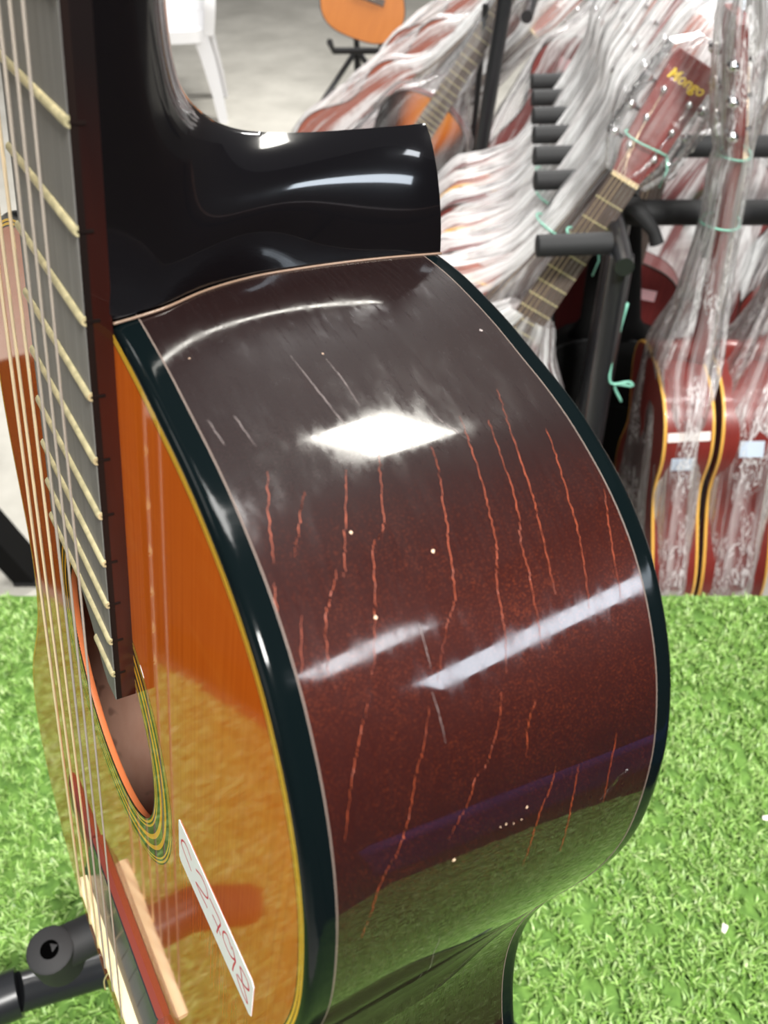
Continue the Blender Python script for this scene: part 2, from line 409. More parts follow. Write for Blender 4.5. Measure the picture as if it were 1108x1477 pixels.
# rosette: own origin at the hole's centre so that its rings are read off the radius
ros = bpy.data.meshes.new('rosette'); th = np.linspace(0, 2*np.pi, 200, endpoint=False)
V = [(r*math.cos(a), r*math.sin(a), z) for r, z in ((0.0607, -0.0005), (0.0607, 0.00003), (0.0453, 0.00003), (0.0453, -0.0005)) for a in th]
ros.from_pydata(V, [], [(i*200+j, i*200+(j+1) % 200, (i+1)*200+(j+1) % 200, (i+1)*200+j) for i in range(3) for j in range(200)])
ros.materials.append(M_ros)
r_o = link(bpy.data.objects.new('rosette', ros), G); r_o.location = L((0, YH, 0))
# back
B0 = O-NN*2.4; cpt = np.array([0, YH])
rings = [[(x, y, -97.4) for x, y in B0*t+cpt*(1-t)] for t in (0.02, 0.3, 0.6, 1)]+[[(x, y, -99.6-2*(1-t*t)) for x, y in B0*t+cpt*(1-t)] for t in (1, 0.8, 0.5, 0.25, 0.02)]
bk = mk('back_plate', *loft([Ls(r) for r in rings], True, True), [M_inside, M_side], G, sharp=40)
for p in bk.data.polygons: p.material_index = 0 if p.index < N*3 else 1
# neck with heel
KE = [(650,0,23.1),(560,0,24.8),(480,0,26.3),(430,0,27.3),(408,0,27.7),(395,0,28),(385,0,28.2),(372,0,28.4),(360,0,28.6),(349,0,28.8),(340,0,29),(332,0,29.2),(325,0,29.3),(325,-7,27.2),(325,-14,24.6),(325,-26,18.6),(325,-40,14.2),(325,-54,12.2),(325,-68,11),(325,-82,10.5),(325,-92,10.6),(325,-99.7,10.8)]
KP = [(650,-20),(560,-21),(480,-21.8),(430,-22.3),(408,-22.5),(395,-22.7),(385,-23),(375,-23.8),(368,-25.6),(363,-28.4),(359.6,-32),(357.2,-36.5),(355.8,-42),(355.3,-47.5),(355.1,-53),(355.2,-60),(355.5,-67),(355.9,-74),(356.3,-81),(356.7,-87),(357,-91.5),(357.2,-95)]
def dens(K, n=4): return smoothpath(K, n)
KE2, KP2 = dens([k for k in KE]), dens([(0, *k) for k in KP])
rings = []; NC = 41
for (ey, ez, ew), (_, py, pz) in zip(KE2, KP2):
    q = float(np.interp(ey, [325, 332, 340, 350, 372], [1.35, 1.28, 1.2, 1.1, 1.0])) if ez > -0.5 else float(np.interp(-ez, [0, 14, 26, 45, 99], [1.35, 1.38, 1.4, 1.42, 1.4])); r = []
    for k in range(NC):
        t = math.pi*(k/(NC-1))-math.pi/2; c_, s_ = math.cos(t), math.sin(t)
        r.append((ew*math.copysign(abs(s_)**q, s_), ey+(py-ey)*c_, ez+(pz-ez)*c_))
    rings.append(r)
g_ = np.array(rings); i0 = next(i for i, e_ in enumerate(KE2) if e_[0] < 440)
ridge = g_[:, NC//2].copy()
for _ in range(160):                       # relax the heel so that neck and heel flow into one another
    h_ = g_.copy()
    h_[i0:-1, 1:-1] = .5*g_[i0:-1, 1:-1]+.125*(g_[i0-1:-2, 1:-1]+g_[i0+1:, 1:-1]+g_[i0:-1, :-2]+g_[i0:-1, 2:])
    h_[:, NC//2] = ridge*.5+h_[:, NC//2]*.5
    g_ = h_
rings = [[tuple(p) for p in r] for r in g_]
V, F = loft([Ls(r) for r in rings], False)
m = len(rings)
F.append(tuple((m-1)*NC+k for k in range(NC)))                 # heel cap
for i in range(m-1): F.append((i*NC+NC-1, i*NC, (i+1)*NC, (i+1)*NC+NC-1))   # closes the flat side
mk('neck', V, F, M_lacquer, G, sharp=50)
# heel joint: pale seam tube with the joint's glint put into its colour
hb = [(w*1.02+0.3, 325.15-0.0, z) for (y, z, w) in KE2 if y <= 325.5]
jl = [(x*1.0, 324.95+max(0, 0.0), z) for x, y, z in hb]
mk('heel_seam', *tube(Ls([(x, 325.2-(x/29.3)**2*1.0, z) for x, y, z in jl]), 0.00035, 6), pm('seam_glint', (0.20, 0.13, 0.09), 0.3, coat=0.8), G)
# red wood under the fingerboard, then the board
yy = [650, 500, 400, 325, 280, 240, 226]
end = [(-7.6, 226.8), (1.4, 224.3), (8.8, 219.3), (15.6, 213), (20, 208), (24, 205.6)]
loop = [(wide(y), y) for y in yy]+[(wide(215), 215), (wide(206), 206)]+end[::-1]+[(-wide(227), 227)]+[(-wide(y), y) for y in yy[::-1][1:]]
def slab(loop, z0, z1, ch=0.0):
    n_ = len(loop); c_ = np.mean(loop, 0); R = [[(x, y, z0) for x, y in loop], [(x, y, z1-ch) for x, y in loop]]
    if ch: R.append([(x-math.copysign(ch, x), y, z1) for x, y in loop])
    return loft([Ls(r) for r in R], True, True)
mk('fingerboard_base', *slab(loop, -0.0, 4.1), M_red_base, G, smooth=False)
fbo = mk('fingerboard', *slab(loop, 4.1, 5.9, 0.2), [M_board], G, smooth=False)
fbo.data.materials.append(M_board_edge)
for p in fbo.data.polygons:
    if abs(p.normal.z) < 0.5: p.material_index = 1
lo_z = 6.0
for m_ in range(0, 21):
    y = 650*2**(-m_/12)
    if m_ == 0: continue
    if m_ > 19: continue
    w = wide(y); x0 = -w if m_ <= 18 else 15.0
    pr = [(-1.15, 5.85), (-0.95, 6.5), (-0.4, 6.88), (0.4, 6.88), (0.95, 6.5), (1.15, 5.85)]
    R = [[(x, y+a, z-(0.25 if k in (0, 3) else 0)) for a, z in pr] for k, x in enumerate((x0-0.1, x0+0.5, w-0.5, w+0.25))]
    fr = mk('fret', *loft([Ls(r) for r in R], True, True), M_fret, G, sharp=60)
    V, F = box((0, 0, 0), (0.0012, 0.0007, 0.0034)); d_ = L((w-0.35, y-0.1, 4.3))
    mk('fret_tang', [tuple(np.array(p)+d_) for p in V], F, M_board_edge, fr, smooth=False)
# bridge
def yz_prism(prof, xs, taper=None):
    R = []
    for i, x in enumerate(xs):
        k = 1 if taper is None else taper[i]
        R.append([(x, y, z*k if z > 0 else z) for y, z in prof])
    return loft([Ls(r) for r in R], True, True)
bp_ = [(21, 0), (21, 2.6), (20.6, 3.1), (2.2, 7.4), (1.2, 7.9), (-3.5, 7.9), (-4.2, 6.2), (-8, 6.0), (-9, 8.4), (-15, 8.4), (-16, 7.6), (-16, 0)]
br = mk('bridge', *yz_prism(bp_, (-46, -44.5, 44.5, 46), (0.86, 1, 1, 0.86)), [M_bridge, M_bridge_red], G, sharp=30)
for p in br.data.polygons:
    c_ = p.center*1000
    if p.normal.y > 0.9 or abs(p.normal.x) > 0.8: p.material_index = 1
wing = [(14, 0), (14, 2.0), (12, 3.2), (-10, 3.2), (-12, 2.0), (-12, 0)]
for s in (-1, 1):
    mk('bridge_wing', *yz_prism(wing, (s*45, s*88, s*92), (1, 0.9, 0.5)), M_bridge_red, G, sharp=30)
sp_ = [(0.9, 6.5), (0.9, 11.6), (0.5, 12.4), (-0.8, 12.7), (-2.2, 12.2), (-2.6, 11.0), (-2.6, 6.5)]
mk('saddle', *yz_prism(sp_, (-41, -40, 40, 41), (0.97, 1, 1, 0.97)), M_bone, G, sharp=50)
# strings
for nm, x0, x1, r, m in (('E', -33.2, -37.0, .56, M_bronze), ('A', -18.0, -31.0, .50, M_bronze), ('D', -5.5, -15.0, .46, M_bronze), ('G', 4.9, 0.1, .43, M_nylon), ('B', 16.1, 10.6, .39, M_nylon), ('e', 28.7, 19.9, .35, M_nylon)):
    pts = [(x0, -9.5, 8.6), (x0, -5, 10.6), (x0, -1.5, 13.0), (x0, 0.5, 13.0), (x0+(x1-x0)*.03, 19.5, 12.9), (x0+(x1-x0)*.5, 325, 11.05), (x1, 650, 9.1)]
    mk('string', *tube(Ls(pts), r/1000, 8), m, G)
mk('string_tail', *tube(Ls(smoothpath([(3, -9, 9), (0, -18, 11), (-4, -32, 12.5), (-7, -48, 12)], 5)), 0.0004, 6), M_bronze, G)
mk('nut', *yz_prism([(650, 0), (650, 9), (654, 8.5), (655, 0)], (-23, 23)), M_bone, G, smooth=False)
hs = [(23, 650), (24, 662), (34, 690), (36, 840), (-36, 840), (-34, 690), (-24, 662), (-23, 650)]
R = [[(x, y, -2-(y-650)*0.2+dz) for x, y in hs] for dz in (2, -14)]
mk('headstock', *loft([Ls(r) for r in R], True, True), M_lacquer, G, smooth=False)
for s in (-1, 1):
    for k in range(3):
        y = 700+k*45; z = -10-(y-650)*0.2
        mk('tuning_peg', *tube(Ls([(s*34, y, z), (s*50, y, z), (s*52, y, z), (s*60, y, z)]), [.002, .002, .007, .006], 10), M_chrome, G)
# cracks, scratches and chips of the lacquer lie on the side panel as inlaid slivers
CRACKS = [[[77.0,311.9,-15.2],[86.6,307.9,-11.4],[94.1,304.2,-9.0]],[[82.4,309.8,-21.1],[85.6,308.4,-18.6],[91.1,305.7,-15.4],[94.3,304.1,-13.0]],[[79.7,310.9,-31.5],[87.7,307.4,-27.8],[94.1,304.2,-24.3],[99.9,300.7,-21.6]],[[98.5,301.6,-20.5],[101.9,299.4,-17.5],[104.2,297.7,-15.5],[107.9,294.8,-13.8],[112.5,290.5,-12.3]],[[77.5,311.7,-41.0],[84.2,309.0,-37.9],[90.3,306.1,-35.2],[93.9,304.3,-33.1],[95.8,303.2,-30.1],[101.2,299.8,-27.6],[106.5,295.9,-25.2],[112.3,290.7,-22.3],[114.4,288.5,-20.9]],[[79.1,311.1,-53.6],[86.2,308.1,-51.8],[92.6,305.0,-49.2],[99.1,301.2,-46.7],[105.0,297.1,-44.6],[108.9,293.9,-42.8],[111.1,291.9,-40.2],[114.8,288.0,-37.1],[117.8,284.5,-34.7]],[[73.1,313.2,-65.2],[81.1,310.3,-63.2],[89.3,306.6,-61.2],[96.6,302.8,-59.1],[103.0,298.6,-57.1],[107.1,295.4,-54.6],[112.4,290.6,-53.3],[116.1,286.5,-52.7],[120.5,281.1,-50.8]],[[75.7,312.3,-71.6],[83.6,309.2,-69.7],[90.8,305.9,-68.2],[98.0,301.9,-66.1],[102.8,298.8,-63.9],[108.8,294.0,-62.9],[114.2,288.8,-62.0],[119.1,283.0,-61.6]],[[67.9,314.8,-79.6],[79.1,311.1,-75.9],[86.7,307.8,-74.0],[94.6,303.9,-72.1],[101.5,299.6,-70.2],[108.5,294.3,-68.7],[112.7,290.3,-68.3]],[[80.5,310.6,-85.6],[87.7,307.4,-84.0],[96.5,302.8,-81.3],[103.5,298.2,-80.0],[110.3,292.7,-78.0],[116.2,286.5,-76.3]],[[97.7,302.1,-92.1],[102.8,298.7,-89.6],[109.0,293.8,-87.5],[116.0,286.7,-86.1]],[[97.3,302.3,-7.6],[102.1,299.2,-6.3]],[[103.1,298.5,-10.6],[111.3,291.6,-7.3]],[[116.6,286.1,-19.6],[118.9,283.2,-17.5],[121.1,280.3,-15.4],[122.9,277.7,-13.8],[125.4,273.8,-12.1],[128.1,269.0,-10.4],[130.6,263.8,-8.9]],[[120.8,280.6,-31.3],[124.4,275.5,-29.1],[126.7,271.5,-26.5],[129.7,265.7,-24.3],[131.8,260.9,-22.5],[133.6,256.2,-20.0],[134.2,254.4,-18.2],[135.2,251.0,-15.9],[136.8,244.1,-13.8],[137.8,238.5,-11.9]],[[122.5,278.2,-49.0],[125.3,273.9,-47.3],[127.8,269.6,-44.9],[129.4,266.4,-43.0],[130.2,264.7,-39.9],[131.8,260.9,-38.2],[133.5,256.3,-34.7],[134.4,253.8,-32.3]],[[125.0,274.5,-57.3],[127.5,270.1,-54.5],[130.4,264.1,-53.5]],[[132.5,259.1,-61.9],[134.3,254.2,-60.4],[135.9,248.4,-57.6],[137.4,241.0,-56.5],[138.5,232.8,-55.3]],[[133.5,256.4,-68.7],[135.8,248.8,-67.6],[137.6,239.5,-67.6],[138.8,230.5,-67.4]],[[132.4,259.4,-80.3],[135.5,250.2,-78.7],[137.4,240.9,-78.7]]]
SCRATCHES = [[[47.8,320.0,-34.3],[58.5,317.2,-35.6],[68.8,314.5,-36.9],[74.8,312.7,-39.2]],[[50.1,319.5,-42.1],[57.3,317.5,-42.9],[64.9,315.6,-42.8]],[[70.3,314.1,-58.3],[76.1,312.2,-61.4],[80.2,310.7,-64.3]],[[109.7,293.2,-33.7],[112.9,290.1,-33.7],[116.5,286.1,-33.7]],[[72.8,313.3,-49.2],[79.2,311.1,-49.0]],[[61.7,316.4,-8.9],[69.1,314.4,-9.7]],[[61.8,316.4,-14.6],[70.5,314.0,-15.7]],[[119.3,282.6,-32.8],[122.2,278.7,-33.4],[125.3,274.0,-33.7]],[[139.2,220.7,-34.1],[137.9,205.9,-36.0],[125.1,159.6,-50.1],[123.2,151.0,-50.3]]]
CHIPS = [[92.7,304.9,-26.5],[99.4,301.0,-42.4],[107.0,295.5,-25.0],[48.6,319.8,-88.0],[136.1,247.6,-34.2],[43.8,320.9,-11.9],[48.7,319.8,-42.2],[135.4,250.3,-47.9],[135.6,249.7,-52.3],[135.0,251.8,-53.7],[135.4,250.3,-46.4],[135.6,249.6,-50.1]]
Od, Nd = outline(1600)
def on_side(p, off):
    i = int(np.argmin(((Od-np.array(p[:2]))**2).sum(1))); return np.array([*(Od[i]+Nd[i]*off), p[2]])
rnd = random.Random(4)
def sliver(path, wmax, jit, off=0.05):
    P = smoothpath(path, 9); V = []; n_ = len(P)
    for i, p in enumerate(P):
        u = i/(n_-1); w = wmax*(0.25+0.75*math.sin(math.pi*min(1, u*0.9+.08)))*rnd.uniform(0.4, 1.35)
        dz = rnd.uniform(-jit, jit)
        for s in (-1, 1): V.append(L(on_side((p[0], p[1], p[2]+dz+s*w/2), off)))
    return V, [(2*i, 2*i+1, 2*i+3, 2*i+2) for i in range(n_-1)]
for c in CRACKS: mk('lacquer_crack', *sliver(c, 0.24, 0.22), M_crack, side)
for c in SCRATCHES: mk('scratch', *sliver(c, 0.13, 0.08), M_scratch, side)
for i, c in enumerate(CHIPS):
    r = (0.65, 0.75, 0.7, 1.0, 0.8, 0.4, 0.4, 0.5, 0.4, 0.5, 0.4, 0.4)[i]; ring = []
    for k in range(8):
        a = 2*math.pi*k/8; q = on_side(c, 0)
        d = rnd.uniform(0.6, 1.1)*r
        i0 = int(np.argmin(((Od-q[:2])**2).sum(1))); i1 = (i0+int(round(0.45*d*math.cos(a)/0.9*2)) ) % len(Od)
        t_ = np.array([Nd[i0][1], -Nd[i0][0]])
        qq = q[:2]+t_*d*0.6*math.cos(a)+Nd[i0]*0.06
        ring.append(tuple(L((qq[0], qq[1], c[2]+d*0.55*math.sin(a)))))
    mk('lacquer_chip', ring, [tuple(range(8))], M_chip if i != 3 else M_scratch, side)
# price sticker with its hand-written number
st = [(67.2, 190.6), (116.2, 190.4), (117.6, 189), (117.6, 173.5), (116.4, 172.2), (68.2, 171.2), (67, 172.4), (66.8, 189.6)]
card = [(68.2, 192.0), (95, 191.6), (104, 190), (90, 189.5), (68.2, 189.8)]
sk = mk('price_sticker', *loft([Ls([(x, y, z) for x, y in st]) for z in (0.02, 0.16)], True, True), M_sticker, G, smooth=False)
mk('red_card_edge', *loft([Ls([(x, y, z) for x, y in card]) for z in (0.0, 0.02)], True, True), M_sticker_red, sk, smooth=False)
GL = {'figure_c': [[(76.8, 184.3), (75.2, 185.0), (73.6, 185.8), (71.4, 185.4), (69.4, 183.5), (69.2, 181.2), (71.9, 179.9), (74.1, 179.4), (76.7, 178.6)]],
      'figure_two': [[(80, 184.6), (83.7, 187), (87.3, 186.8), (88.7, 184), (86.9, 181.8), (83.3, 179.8), (80.1, 178.1), (82.3, 177.8), (85.4, 178), (88.5, 178.4)]],
      'figure_seven': [[(89.8, 185.6), (92.8, 185.7), (97.2, 185.4), (96, 180.6), (95.2, 176.6)], [(92, 180.7), (94.5, 180.7), (97.8, 179.8)]],
      'figure_nine': [[(104.8, 184.9), (101.4, 186.4), (99.2, 184), (99.4, 181.2), (101.8, 180.3), (104.6, 180.8), (106.7, 183.2), (106.1, 185.1), (104.7, 186.2)], [(107, 184), (107.1, 182.7), (106.2, 178.7), (105.9, 175.6)]],
      'figure_eight': [[(108.5, 178.8), (111.1, 180), (113.6, 181.5), (115.4, 183.7), (114.5, 185.9), (111.9, 186.1), (109.9, 185.1), (110.8, 183.3), (112, 180.2), (114.4, 177.9), (115.2, 176), (113.3, 175.6), (110, 176.4), (108.1, 178)]]}
for nm, strokes in GL.items():
    parts = []
    for s in strokes:
        P = np.array(smoothpath([(x, y, 0.2) for x, y in s], 6)); V = []
        for i in range(len(P)):
            d = P[min(i+1, len(P)-1)]-P[max(i-1, 0)]; d /= np.linalg.norm(d)+1e-9; q = np.array([-d[1], d[0], 0])*0.33
            V += [L(P[i]+q), L(P[i]-q)]
        parts.append((V, [(2*i, 2*i+1, 2*i+3, 2*i+2) for i in range(len(P)-1)]))
    mk(nm, *join(*parts), M_ink, sk, smooth=False)

# ------------------------------------------------------------------ table under the turf, the turf
TX0, TX1, TY0, TY1, TZ = -0.60, 0.62, -0.42, 0.735, 0.65
tb = empty('display_table', Matrix.Translation((0.01, 0.16, 0)), 'low wooden display table carrying the green turf under the guitar', 'table')
v, f = box((0, 0, TZ-0.035), (TX1-TX0-0.02, TY1-TY0-0.02, 0.04)); mk('tabletop', v, f, M_table, tb, smooth=False)
for sx_ in (-1, 1):
    for sy_ in (-1, 1):
        v, f = box((sx_*0.55, sy_*0.52, (TZ-0.055)/2), (0.05, 0.05, TZ-0.055)); mk('leg', v, f, M_table, tb, smooth=False)
tm = empty('turf_mat', Matrix.Translation((0.01, 0.16, TZ-0.015)), 'bright green artificial turf mat covering the table top', 'turf')
LX0, LX1, LY0, LY1 = TX0-.01, TX1-.01, TY0-.16, TY1-.16
v, f = box((0.0, -0.0025, 0.003), (TX1-TX0, TY1-TY0, 0.006)); mk('mat_backing', v, f, M_backing, tm, smooth=False)
rg = np.random.default_rng(7)
NTuft, PB = 26000, 7
tx = rg.uniform(LX0+.004, LX1-.004, NTuft); ty = rg.uniform(LY0+.004, LY1-.004, NTuft)
bx = np.repeat(tx, PB)+rg.normal(0, .0016, NTuft*PB); by = np.repeat(ty, PB)+rg.normal(0, .0016, NTuft*PB)
nb = len(bx); lean = np.repeat(rg.uniform(0, 2*np.pi, NTuft), PB)+rg.normal(0, 1.1, nb)
h = rg.uniform(.007, .014, nb); tilt = rg.uniform(.2, 1.25, nb); wd = rg.uniform(.0006, .0011, nb)
dx, dy = np.cos(lean), np.sin(lean); ox, oy = -dy*wd, dx*wd
tw = rg.uniform(-.8, .8, nb)
P0 = np.stack([bx-ox, by-oy, np.full(nb, .006)], 1); P1 = np.stack([bx+ox, by+oy, np.full(nb, .006)], 1)
m1 = h*0.55
P2 = np.stack([bx+dx*m1*np.sin(tilt*.6)-ox, by+dy*m1*np.sin(tilt*.6)-oy, .006+m1*np.cos(tilt*.6)], 1); P3 = P2+np.stack([2*ox, 2*oy, 0*ox], 1)
P4 = np.stack([bx+dx*h*np.sin(tilt), by+dy*h*np.sin(tilt), .006+h*np.cos(tilt)*.95], 1)
VV = np.stack([P0, P1, P2, P3, P4], 1).reshape(-1, 3)
i0 = np.arange(nb)*5
tri = np.stack([i0, i0+1, i0+3, i0, i0+3, i0+2, i0+2, i0+3, i0+4], 1).reshape(-1)
me = bpy.data.meshes.new('grass_blades'); me.vertices.add(nb*5); me.vertices.foreach_set('co', VV.ravel())
me.loops.add(len(tri)); me.loops.foreach_set('vertex_index', tri)
me.polygons.add(nb*3); me.polygons.foreach_set('loop_start', np.arange(nb*3)*3); me.polygons.foreach_set('loop_total', np.full(nb*3, 3))
me.update(); me.validate()
ca = me.attributes.new('tint', 'FLOAT_COLOR', 'POINT')
pal = np.array([(.23, .43, .08), (.31, .52, .13), (.40, .60, .19), (.16, .33, .05), (.50, .66, .28)])
cl = pal[rg.choice(5, nb, p=[.3, .3, .18, .15, .07])]*.78*rg.uniform(.8, 1.15, (nb, 1))
ca.data.foreach_set('color', np.repeat(np.c_[cl, np.ones(nb)], 5, 0).ravel().astype(np.float32))
me.materials.append(M_grass)
gb = link(bpy.data.objects.new('grass_blades', me), tm); gb['kind'] = 'stuff'

# ------------------------------------------------------------------ guitar stand under the near guitar
sd = empty('guitar_stand', Matrix.Translation((-0.05, 0.33, TZ)), 'black tubular guitar stand with rubber-ended arms under the amber guitar', 'stand')
def sdl(p): return tuple(np.asarray(p)-np.array([-0.05, 0.33, TZ]))
def stube(nm, P, r, m, n_=14, parent=None, cap=True): return mk(nm, *tube([sdl(p) for p in P], r, n_, cap), m, parent or sd, sharp=40)
def arm(x):
    a, b = gw((x, -165-0.0, 16)), gw((x, -165, -118)); return a, b
T1, T2 = np.array((-0.216, 0.230, 0.844)), np.array((-0.216, 0.230, 0.844))+0.20*np.array((0.847, 0.507, -0.110))
stube('cradle_foam', [T1, T1*0.5+T2*0.5, T2], 0.0135, M_foam, 18)
dv = (T2-T1)/np.linalg.norm(T2-T1)
UP = np.array((0.12, -0.22, 0.97)); UP /= np.linalg.norm(UP)
K0 = np.array((-0.214, 0.227, 0.856))
stube('turned_up_tip', [K0-UP*0.040, K0-UP*0.010, K0-UP*0.001, K0], [0.0165, 0.0155, 0.0145, 0.0128], M_foam, 22)
stube('tip_hole_disc', [K0-UP*0.002, K0+UP*0.0004], 0.0058, M_hole, 16)
sh = np.array((0.0, 0.0, 0.0)); off = gw((100, -172, 0))-gw((-100, -172, 0))
stube('cradle_foam', [T1+off*1.0+dv*0.028, T2+off*1.0], 0.0135, M_foam, 18)
hub = (T2+T2+off)/2+np.array((0.0, 0.02, -0.02))
stube('cross_tube', [T2, hub, T2+off], 0.011, M_blackm)
A0, A1, A2 = np.array((-0.319, 0.233, 0.72)), np.array((-0.28, 0.251, 0.717)), np.array((-0.133, 0.33, 0.638))
stube('telescopic_leg', [A1, A2, hub], 0.0150, M_blackm, 18)
stube('leg_sleeve', [A0, A1], 0.0185, M_blackm, 18)
stube('rubber_foot', [A0+np.array((-.06, -.03, -.04)), A0], [0.018, 0.0185], M_foam, 16)
for q in ((0.13, 0.20), (0.02, 0.55)):
    stube('leg', [hub, (q[0], q[1], TZ+0.02)], 0.0135, M_blackm)
    stube('rubber_foot', [(q[0], q[1], TZ+0.005), (q[0], q[1], TZ+0.03)], 0.017, M_foam, 16)

# small pale scraps lying on the turf
for i, (x, y, lb) in enumerate(((0.372, 0.43, 'pale straw scrap on the turf to the right of the guitar, higher of two'), (0.300, 0.325, 'tiny tan scrap on the turf right of the guitar waist, lower of two'))):
    v, f = box((0, 0, 0), (0.007, 0.004, 0.0012))
    o = mk('paper_scrap', [(a, b*(1.3 if a > 0 else .8), c+a*.2) for a, b, c in v], f, M_tape, smooth=False); o.location = (x, y, TZ+0.003); o.rotation_euler = (0.2, 0.1, i*1.1)
    tag(o, lb, 'scrap', 'scraps on the turf')

# ------------------------------------------------------------------ guitars of the shop behind
O2, N2 = outline(96)
def frame(nut, joint, normal):
    gy = (Vector(nut)-Vector(joint)).normalized(); gz = Vector(normal); gz = (gz-gy*gz.dot(gy)).normalized(); gx = gy.cross(gz)
    R = Matrix((gx, gy, gz)).transposed(); org = Vector(nut)-R @ Vector(((0-BASE[0])/1000, (650-BASE[1])/1000, (4-BASE[2])/1000))
    return Matrix.Translation(org) @ R.to_4x4()
def shop_guitar(mat, label, body, top, binding=M_binding_b, head=None, frets=True, group=None, strings=True, depth=100, hl=838, tl=.16):
    g = empty('shop_guitar', mat, label, 'guitar', group); D = -depth
    mk('side_panel', *profile_ring(O2, N2, [(0, -4), (0, D+4), (2.4, D+4), (2.4, -4)]), body, g, sharp=40)
    for s in (0, 1):
        z0, q = ((-4.2, 1), (D+4.2, -1))[s]
        mk('binding', *profile_ring(O2, N2, [(-.6, z0), (-.6, z0+q*3.2), (0.4, z0+q*4.4), (3.5, z0+q*4.4), (3.5, z0)]), binding, g, sharp=50)
    A_ = O2-N2*3
    R = [[(x, y, 0) for x, y in A_], [(x, y, 0) for x, y in A_*.5+hole_pts(A_, YH, 62)*.5], [(x, y, 0) for x, y in hole_pts(A_, YH, 62)], [(x, y, 0) for x, y in hole_pts(A_, YH, 46)], [(x, y, -3) for x, y in hole_pts(A_, YH, 46)]]
    mk('soundboard', *loft([Ls(r) for r in R]), top, g, sharp=40)
    mk('rosette', *loft([Ls(r) for r in ([(x, y, -.4) for x, y in hole_pts(A_, YH, 60)], [(x, y, .4) for x, y in hole_pts(A_, YH, 60)], [(x, y, .4) for x, y in hole_pts(A_, YH, 47)])]), M_olive, g)
    B_ = O2-N2*3
    R = [[(x, y, D+3) for x, y in B_*t+np.array([0, YH])*(1-t)] for t in (.02, .5, 1)]+[[(x, y, D-2*(1-t)) for x, y in B_*t+np.array([0, YH])*(1-t)] for t in (1, .5, .02)]
    mk('back_plate', *loft([Ls(r) for r in R], True, True), body, g, sharp=40)
    r_ = []
    for (ey, ez, ew), (py, pz) in list(zip(KE, KP))[::2]+[(KE[-1], KP[-1])]:
        s_ = depth/100; r_.append([(ew*math.sin(t), ey+(py-ey)*math.cos(t), (ez+(pz-ez)*math.cos(t))*s_) for t in np.linspace(-math.pi/2, math.pi/2, 9)])
    V, F = loft([Ls(r) for r in r_], False); m_ = len(r_); F.append(tuple((m_-1)*9+k for k in range(9)))
    for i in range(m_-1): F.append((i*9+8, i*9, (i+1)*9, (i+1)*9+8))
    mk('neck', V, F, head or body, g, sharp=50)
    lp = [(wide(y), y) for y in (650, 325, 215)]+[(-wide(y), y) for y in (215, 325, 650)]
    mk('fingerboard', *slab(lp, 0.2, 6), M_rosewood, g, smooth=False)
    if frets:
        first = None
        for k in range(1, 19):
            y = 650*2**(-k/12); v, f = box((0, 0, 0), (2*wide(y)/1000, .0024, .0016)); d_ = L((0, y, 6.4))
            mk('fret', [tuple(np.array(p)+d_) for p in v], f, M_fret, g, smooth=False)
    mk('bridge', *yz_prism([(14, 0), (12, 6), (-12, 7), (-15, 0)], (-85, -45, 45, 85), (.45, 1, 1, .45)), M_rosewood, g, sharp=40)
    mk('saddle', *yz_prism([(3, 5), (3, 10), (0, 10), (0, 5)], (-38, 38)), M_bone, g, smooth=False)
    mk('nut', *yz_prism([(650, 0), (650, 8), (656, 8), (656, 0)], (-23, 23)), M_bone, g, smooth=False)
    hs_ = [(23, 654), (25, 668), (33, 690), (37, hl-10), (32, hl), (-32, hl), (-37, hl-10), (-33, 690), (-25, 668), (-23, 654)]
    ps = (hl-706)/3
    hd = mk('headstock', *loft([Ls([(x, y, 1-(y-654)*tl+dz) for x, y in hs_]) for dz in (-15, 0)], True, True), head or body, g, smooth=False)
    for s in (-1, 1):
        for k in range(3):
            y = 695+k*ps; z = 1-(y-654)*tl
            pg = mk('tuning_peg', *tube(Ls([(s*20, y, z-22), (s*41, y, z-22), (s*43, y, z-22), (s*56, y, z-22)]), [.003, .003, .008, .007], 10), M_chrome, g)
            mk('string_post', *tube(Ls([(s*22, y, z-14), (s*22, y, z+2), (s*22, y, z+2.2), (s*22, y, z+10)]), [.005, .005, .003, .0035], 10), M_chrome, pg)
    if strings:
        for k in range(6):
            a, b = -27+k*10.8, -18+k*7.2
            s_, q = (-1, 2-k) if k < 3 else (1, k-3)
            y = 695+q*ps
            mk('string', *tube(Ls([(a, 1, 9), (b, 650, 8.6), (b, 656, 8.2), (s_*22, y, 6-(y-654)*tl)]), .0006, 5), M_bronze if k < 3 else M_chrome, g)
    return g, hd
def tape(g, name, pts_guitar, m):
    return mk(name, Ls(pts_guitar), [(0, 1, 2, 3)], m, g, smooth=False)
